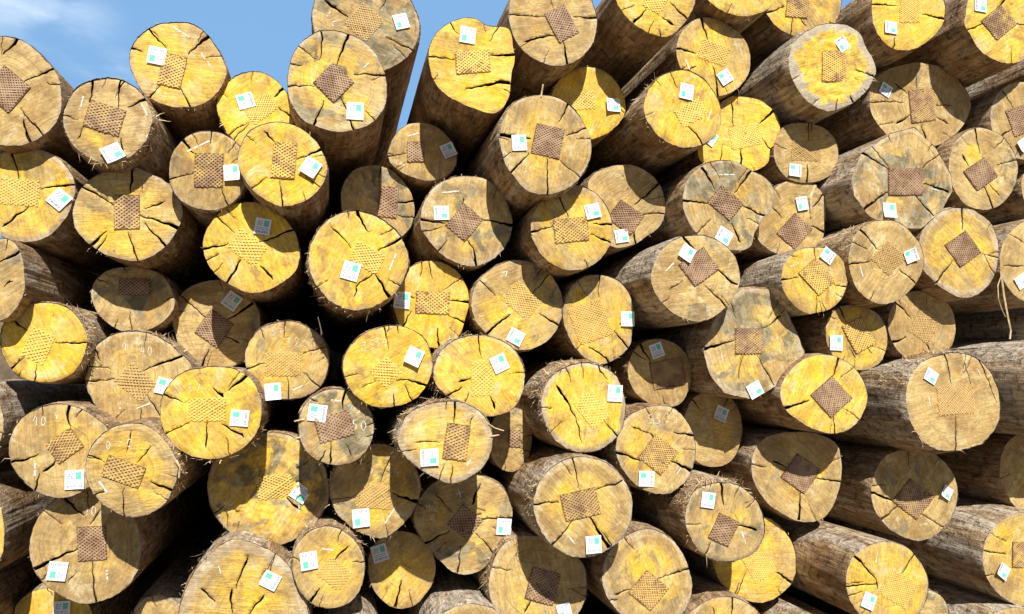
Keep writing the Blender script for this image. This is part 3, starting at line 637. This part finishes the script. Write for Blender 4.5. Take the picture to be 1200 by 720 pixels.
i4|992,685 996,660 1008,645 1030,636 1055,638 1075,652 1087,675 1088,695 1080,715 1060,730 1035,733 1010,722 997,705|.7,.12,.25,.4|1053,690,19,17,30,1|1017,704,25,0|1005,655,1027,680;1070,652,1055,673;993,688,1027,685;1027,680,1028,690|line 1028,648,1026,660|yellow log at the bottom right with long grey brown bark side, split along top
i5|1152,655 1156,632 1168,615 1185,604 1205,600 1230,610 1245,640 1243,680 1225,705 1195,710 1175,700 1158,680|.58,.15,.2,.3|1202,650,16,15,0,.55|1174,669,35,1|1157,646,1180,650;1152,677,1165,674||yellow tan log at the right edge low down, tag on its left side
i6|485,610 490,590 502,572 520,560 545,556 570,560 590,573 600,595 598,620 590,640 575,658 555,672 535,672 515,657 497,635|.38,.4,.2,.2|545,612,15,15,38,0|590,617,5,2|598,608,560,609;553,592,563,567;577,648,557,625;497,637,527,622;536,670,540,640;510,580,530,600|42@507,592,12;4@508,608,10;line 535,580,541,577;line 537,573,540,583|brown log with chalk 42 in its shaded left part, tag at right rim
i7|432,668 434,648 445,632 462,623 482,625 500,637 509,655 510,675 500,695 485,710 465,713 447,703 436,688|.55,.1,.15,.2||445,648,-15,0|463,710,470,680|line 487,655,491,660|small shaded log with dark tag and a sunlit wedge at bottom
i8|343,665 346,643 357,627 372,618 390,617 408,626 422,642 427,665 422,690 410,706 390,713 370,710 353,695|.6,.12,.3,.55|392,672,17,14,38,.85|362,657,-8,2|408,640,392,657;363,708,375,690|line 377,643,391,645|small orange yellow log near the bottom with tag at its left rim
i9|388,580 390,558 400,540 415,528 437,521 458,523 477,535 490,555 493,577 485,600 470,617 450,630 430,628 408,615 394,600|.45,.35,.35,.55|438,582,21,14,5,.85|423,607,-5,2|488,588,460,578;458,533,446,565;415,528,421,545|35@430,550,14;34@461,553,12;line 464,593,451,614|tan log with chalk number 35 34 above its plate, tag at lower left
j1|467,520 470,500 480,484 497,475 520,470 545,473 565,485 576,505 577,525 568,545 550,560 530,567 510,560 490,548 475,535|.55,.15,.75,.6|535,518,14,21,8,.5|503,536,-3,1|485,519,515,519;532,474,532,496;528,565,530,546;555,488,550,500|line 553,537,547,546|yellow log with pale fibrous ring and brown upright plate above centre bottom
j2|350,500 354,480 365,465 382,457 400,456 420,465 433,480 438,500 433,522 420,538 400,545 378,542 360,530 352,515|.2,.55,.35,.6|392,500,21,15,-15,.05|372,484,8,3|387,543,388,516;404,462,402,480;412,535,405,520|23@416,480,12;50@422,497,13;line 388,469,400,470;line 391,498,398,503;line 398,498,391,504|small greenish grey log with chalk numbers at right and rusty plate
j3|243,575 247,550 260,530 280,515 305,508 330,508 355,518 372,535 383,558 385,580 375,605 360,622 340,635 315,639 290,632 265,620 250,600|.75,.5,.35,.4|322,570,22,14,-8,.95|352,578,35,1|352,598,335,580|line 313,575,322,572;line 350,600,351,588|large rough yellow log shaded left and right with lit middle strip
j4|572,515 575,498 585,485 600,478 615,482 622,500 622,525 615,545 600,553 585,548 575,533|.3,.35,.2,.25|603,514,7,10,0,.1||||narrow piece of log end showing between yellow logs, left half shaded
j5|10,530 14,508 25,490 45,478 68,473 90,477 110,488 125,502 125,540 110,565 88,580 65,584 42,576 22,558|.45,.25,.3,.55|76,522,18,14,-35,.7|88,562,-2,0|50,553,65,540;13,543,45,533;80,480,83,500;42,573,46,555|40@47,492,12;4@67,487,9;line 41,543,41,558;line 71,530,74,535|yellow tan log at left with chalk 40, tag at lower right beside next log
j6|100,552 103,532 113,515 130,502 150,496 170,498 188,510 202,528 208,550 203,572 190,592 172,603 150,606 130,598 112,582|.52,.2,.3,.5|145,553,23,13,20,.65||146,605,146,572;177,523,160,543;105,535,122,542;197,573,177,565;110,582,125,575;154,505,148,530|0@128,522,11;5@142,518,11;0@153,519,11;line 116,564,126,577|yellow tan log without tag, wide plate, overlapping two chalked logs on its left
j7|34,645 38,620 52,597 72,580 100,570 125,573 148,590 160,615 165,650 158,675 143,692 120,704 98,708 75,700 52,685 38,665|.28,.2,.25,.3|108,637,17,20,-3,.2|68,669,8,2|42,666,91,643;112,706,108,657;73,584,98,604;118,597,105,615;80,683,90,670|46@94,587,12;40@106,598,12;line 125,668,126,680;line 101,634,104,638|large brown log with chalk number 46 40, tag at lower left
j8|-69,622 -62,595 -45,572 -28,567 -8,580 3,605 5,630 0,655 -15,675 -35,678 -58,660|.8,.1,.2,.3|||||log at the left edge low down showing its smooth brown bark side
j9|-73,495 -66,468 -48,450 -30,447 -8,460 2,482 3,505 -8,530 -25,543 -48,540 -67,520|.7,.2,.4,.4|||||log at the left edge showing only pale rough bark rim
k1|208,735 212,705 222,680 235,660 250,645 272,633 300,638 325,650 345,672 358,700 362,735 350,780 315,815 260,815 222,785|.58,.15,.85,.5|285,738,17,17,10,.6|317,680,28,3|291,651,277,690;272,690,272,722;235,690,252,705;310,697,290,722|line 256,663,259,672|wide pale yellow log with light bark ring at the bottom edge
k2|150,755 153,725 165,705 185,698 207,705 220,725 223,755 212,790 188,812 165,800 152,780|.3,.2,.5,.4|||||pale log top at the bottom edge, just left of the wide one
k3|14,738 18,712 35,695 60,689 85,694 104,710 111,735 103,770 80,795 50,800 25,782|.9,.05,.2,.3||73,714,0,0|||shaded orange yellow log at the bottom left corner with grey tag
k4|498,765 505,735 525,715 552,708 580,715 598,738 602,768 592,800 565,818 535,818 510,800|.3,.2,.3,.3|||||white grey bark log at the bottom edge left of centre
k5|372,770 378,745 393,728 410,724 430,730 446,750 450,775 440,800 415,815 390,808|.3,.2,.3,.3|||||small pale bark log at the bottom edge under the orange yellow one
k6|798,755 805,725 825,706 850,699 875,706 895,725 903,755 893,790 865,813 830,810 808,785|.6,.15,.3,.5|||835,712,840,730;858,706,856,725||yellow log at the bottom edge showing only its cracked upper rim
k7|925,780 932,752 950,735 975,728 1000,737 1018,758 1022,785 1010,812 975,822 940,812|.4,.2,.3,.3|||||pale bark log crossing the bottom edge under the untagged yellow one
k8|1060,720 1065,702 1080,693 1098,695 1110,708 1112,728 1100,745 1080,748 1065,738|.05,.5,.3,.6|||||small rough brown stub at the bottom edge behind the long barked yellow log
k9|1145,765 1152,735 1172,716 1195,712 1220,722 1238,748 1238,780 1220,808 1190,818 1162,800|.4,.2,.3,.3|||||pale log at the bottom right corner
l1|1207,455 1212,425 1230,405 1260,399 1290,408 1312,430 1318,460 1308,492 1280,512 1245,512 1220,490|.3,.2,.3,.6|||||long fibrous bark log lying right of the large tan one with yellow plate
l2|1235,385 1242,360 1262,345 1288,346 1308,365 1315,390 1305,415 1278,425 1250,418|.2,.4,.3,.3|||||weathered grey bark log deep in the gap at the right edge
l3|1197,222 1203,197 1222,182 1248,182 1268,200 1274,228 1262,255 1235,265 1210,250|.4,.2,.2,.3|||||dark brown bark log at the right edge between tan ends
m1|1208,85 1215,58 1240,42 1268,42 1295,55 1312,82 1305,112 1280,130 1245,130 1220,112|.3,.2,.3,.3|||||dark bark log at the right edge just under the top right corner one
n1|-14,745 -21,771 -39,790 -64,797 -89,790 -107,771 -114,745 -107,719 -89,700 -64,693 -39,700 -21,719|.4,.2,.2,.3|||||bark log low in the bottom left corner, its end outside the picture
n2|-98,690 -105,716 -124,735 -150,742 -176,735 -195,716 -202,690 -195,664 -176,645 -150,638 -124,645 -105,664|.3,.2,.2,.3|||||dark bark log lying left of the smooth brown barked one, end out of sight
n3|-77,555 -85,584 -106,605 -135,613 -164,605 -185,584 -193,555 -185,526 -164,505 -135,497 -106,505 -85,526|.5,.2,.2,.3|||||bark log behind the pale rough one at the left edge, end out of sight
'''  # last three logs are added out of view to keep the lower left dark
DEPTH = dict((a, float(b)) for a, b in (t.split(':') for t in '''a1:3.20 a2:3.27 a3:3.09 a4:3.24 a5:3.19 a6:3.11 a7:3.27 a8:3.00 b1:3.04 b2:3.38 b3:3.07 b4:3.12 b5:3.01 b6:3.28 b7:3.23 b8:3.08 b9:2.97 c1:3.28 c2:3.31 c3:3.14 c4:3.15 c5:3.28 c6:3.11 c7:3.05 c8:3.13 c9:3.27 d1:3.28 d2:3.11 d3:3.17 d4:3.21 d5:3.30 d6:3.04 d7:3.12 d8:3.20 e1:3.07 e2:3.02 e3:3.07 e4:3.20 e5:3.40 e6:3.36 e7:2.99 f1:3.15 f2:3.37 f3:3.46 f4:3.11 f5:3.20 f6:3.28 f7:3.21 f8:3.04 f9:2.98 g1:3.25 g2:3.22 g3:3.22 g4:3.07 g5:3.08 g6:3.31 g7:3.16 g8:3.17 g9:3.25 h1:3.12 h2:3.09 h3:3.41 h4:3.17 h5:3.00 h6:3.09 h7:3.41 h8:3.17 h9:3.26 i1:3.34 i2:3.36 i3:3.31 i4:3.05 i5:3.20 i6:3.32 i7:3.44 i8:3.14 i9:3.20 j1:2.95 j2:3.03 j3:3.28 j4:3.36 j5:3.13 j6:2.97 j7:3.20 j8:3.20 j9:3.20 k1:3.17 k2:3.38 k3:3.50 k4:3.21 k5:3.20 k6:3.20 k7:3.20 k8:3.37 k9:3.20 l1:2.98 l2:3.21 l3:3.26 m1:3.27 n1:3.27 n2:3.26 n3:3.20'''.split()))

made = {}
for line in LOGS.strip().split('\n'):
    f = line.split('|')
    made[f[0]] = build_log(f[0], f[1:], DEPTH[f[0]])

# a long strip of peeled fibre hanging from the tan log at the right edge
def strand(key, pts, w, d_lift, name):
    root, loc, face = made[key]
    V, Fc = [], []
    P = [loc(*p) for p in pts]
    rnd = random.Random(name+key)
    for i, p in enumerate(P):
        a = Vector(P[max(0, i-1)]); b = Vector(P[min(len(P)-1, i+1)]); n = (b-a).normalized(); n = Vector((-n.y, n.x))*w*(1-.6*i/len(P))*rnd.uniform(.7, 1.2)
        q = Vector(p); lf = d_lift[0]+(d_lift[1]-d_lift[0])*i/len(P)
        V += [face(*(q-n), lf), face(*q, lf+w), face(*(q+n), lf), face(*q, lf-w)]
    for i in range(len(P)-1):
        for j in range(4):
            Fc.append((i*4+j, i*4+(j+1) % 4, i*4+4+(j+1) % 4, i*4+4+j))
    obj(name, V, Fc, [M_FIBRE], root)
strand('d8', [(1172, 318), (1173, 330), (1174, 345), (1176, 360), (1178, 375), (1180, 388), (1178, 398)], .006, (.004, .03), 'hanging_strip')
strand('d8', [(1172, 325), (1168, 335), (1168, 350), (1171, 362), (1175, 372)], .003, (.004, .02), 'hanging_strip')
strand('j2', [(357, 492), (350, 493), (345, 494)], .005, (.0, .01), 'loose_splinter')
strand('j2', [(352, 513), (347, 514), (345, 517)], .004, (.0, .01), 'loose_splinter')
strand('b9', [(634, 114), (635, 107), (636, 100)], .005, (.0, .01), 'loose_splinter')
strand('j1', [(572, 497), (580, 502), (590, 505)], .003, (.0, .01), 'loose_splinter')
strand('j1', [(573, 512), (580, 511), (585, 510)], .004, (.0, .0), 'loose_splinter')
strand('j6', [(206, 540), (211, 548), (210, 560)], .005, (.0, .01), 'loose_splinter')
strand('d5', [(955, 218), (949, 232), (950, 255)], .010, (.004, .006), 'bark_flap')

# ------------------------------------------------------------------ setting
def ground():
    n = 90; V = []; Fc = []
    xs = [(-1 if i < n/2 else 1)*abs((i-n/2)/(n/2))**2.6*400 for i in range(n+1)]
    for y in xs:
        for x in xs:
            z = noise.noise(Vector((x*.8, y*.8, 0)))*.035+noise.noise(Vector((x*3, y*3, 4)))*.015 - .03
            V.append((x, y, z))
    for j in range(n):
        for i in range(n):
            a = j*(n+1)+i; Fc.append((a, a+1, a+n+2, a+n+1))
    o = obj('ground', V, Fc, [M_DIRT], None, smooth=True); o['kind'] = 'structure'
ground()
def gap_bank():  # added out of sight behind the pile, keeps the gaps between logs dark
    V, Fc = [], []
    nx, ny = 60, 24
    for j in range(ny+1):
        for i in range(nx+1):
            x = -9+20*i/nx; y = 9.30+5*(j/ny)**2
            b = max(0, min(1, (y-9.36)/.45)); e = max(0, min(1, (y-11.6)/2.5))
            side = min(1, min(i, nx-i)/8)
            z = 2.7*b*b*(3-2*b)*(1-e*e*(3-2*e))*side - .12 + noise.noise(Vector((x*1.3, y*1.3, 8)))*.12 + noise.noise(Vector((x*5, y*5, 2)))*.04
            V.append((x, y, z))
    for j in range(ny):
        for i in range(nx):
            a = j*(nx+1)+i; Fc.append((a, a+1, a+nx+2, a+nx+1))
    o = obj('gap_blocking_bank', V, Fc, [M_DIRT], None, smooth=True); o['kind'] = 'structure'
gap_bank()

world = bpy.data.worlds.new('World'); scene.world = world; world.use_nodes = True
t = world.node_tree; bg = t.nodes['Background']
SUN = radians(45)
sky = t.nodes.new('ShaderNodeTexSky'); sky.sky_type = 'NISHITA'; sky.sun_disc = False
sky.sun_elevation = SUN; sky.sun_rotation = radians(180); sky.air_density = .75; sky.dust_density = 0; sky.ozone_density = 1.0
tc = t.nodes.new('ShaderNodeTexCoord'); mp = t.nodes.new('ShaderNodeMapping'); mp.inputs[3].default_value = (1.0, 1.0, 2.6); mp.inputs[1].default_value = CLOUD if 'CLOUD' in globals() else (0, 0, 0)
nz = t.nodes.new('ShaderNodeTexNoise'); nz.inputs['Scale'].default_value = 9; nz.inputs['Detail'].default_value = 6; nz.inputs['Roughness'].default_value = .5
rp = t.nodes.new('ShaderNodeMapRange'); rp.interpolation_type = 'SMOOTHSTEP'
rp.inputs[1].default_value = .36; rp.inputs[2].default_value = .62; rp.inputs[3].default_value = 0; rp.inputs[4].default_value = .7
mx = t.nodes.new('ShaderNodeMix'); mx.data_type = 'RGBA'
t.links.new(tc.outputs['Generated'], mp.inputs[0]); t.links.new(mp.outputs[0], nz.inputs['Vector']); t.links.new(nz.outputs[0], rp.inputs[0])

# two wisps of cloud, low over the left end of the pile
def wisp(px, py, size):
    c = t.nodes.new('ShaderNodeVectorMath'); c.operation = 'SUBTRACT'; c.inputs[1].default_value = ray(px, py).normalized()
    m = t.nodes.new('ShaderNodeVectorMath'); m.operation = 'MULTIPLY'; m.inputs[1].default_value = (1, 1, 2.4)
    l = t.nodes.new('ShaderNodeVectorMath'); l.operation = 'LENGTH'
    q = t.nodes.new('ShaderNodeMapRange'); q.interpolation_type = 'SMOOTHSTEP'
    for i, v in ((1, size), (2, 0), (3, 0), (4, 1)): q.inputs[i].default_value = v
    t.links.new(tc.outputs['Generated'], c.inputs[0]); t.links.new(c.outputs[0], m.inputs[0]); t.links.new(m.outputs[0], l.inputs[0]); t.links.new(l.outputs[1], q.inputs[0])
    return q.outputs[0]
wa = t.nodes.new('ShaderNodeMath'); wa.operation = 'MAXIMUM'; t.links.new(wisp(28, 8, .115), wa.inputs[0]); t.links.new(wisp(128, 76, .06), wa.inputs[1])
wm = t.nodes.new('ShaderNodeMath'); wm.operation = 'MULTIPLY'; t.links.new(wa.outputs[0], wm.inputs[0]); t.links.new(rp.outputs[0], wm.inputs[1])
t.links.new(wm.outputs[0], mx.inputs['Factor']); 
# brightness added to the sky colour beyond the pile, keeping fill on faces low
sxyz = t.nodes.new('ShaderNodeSeparateXYZ'); t.links.new(tc.outputs['Generated'], sxyz.inputs[0])
vr = t.nodes.new('ShaderNodeMapRange'); vr.interpolation_type = 'SMOOTHSTEP'
vr.inputs[1].default_value = .2; vr.inputs[2].default_value = .8; vr.inputs[3].default_value = 0; vr.inputs[4].default_value = .75
t.links.new(sxyz.outputs[1], vr.inputs[0])
vm = t.nodes.new('ShaderNodeMix'); vm.data_type = 'RGBA'; vm.inputs[7].default_value = (4.2, 8.2, 14.0, 1)
t.links.new(vr.outputs[0], vm.inputs['Factor']); t.links.new(sky.outputs[0], vm.inputs[6]); t.links.new(vm.outputs[2], mx.inputs[6]); mx.inputs[7].default_value = (12.5, 14.4, 16.5, 1)
t.links.new(mx.outputs[2], bg.inputs[0]); bg.inputs[1].default_value = .05

sl = bpy.data.lights.new('sun', 'SUN'); sl.energy = 5.0; sl.angle = radians(.53); sl.color = (1, .955, .89)
so = bpy.data.objects.new('sun', sl); COL.objects.link(so); so.rotation_euler = (pi/2-SUN, 0, 0); so.location = (0, -20, 20)

cam = bpy.data.cameras.new('camera'); co = bpy.data.objects.new('camera', cam); COL.objects.link(co)
cam.sensor_width = 36; cam.lens = 36*F_PX/1200; cam.clip_end = 2000; cam.clip_start = .05
co.location = (0, 0, CAMZ); co.rotation_euler = (pi/2+PITCH, 0, -YAW)
scene.camera = co
vs = scene.view_settings; vs.view_transform = 'Standard'; vs.look = 'None'; vs.gamma = 1; vs.use_curve_mapping = False
vs.exposure = .51
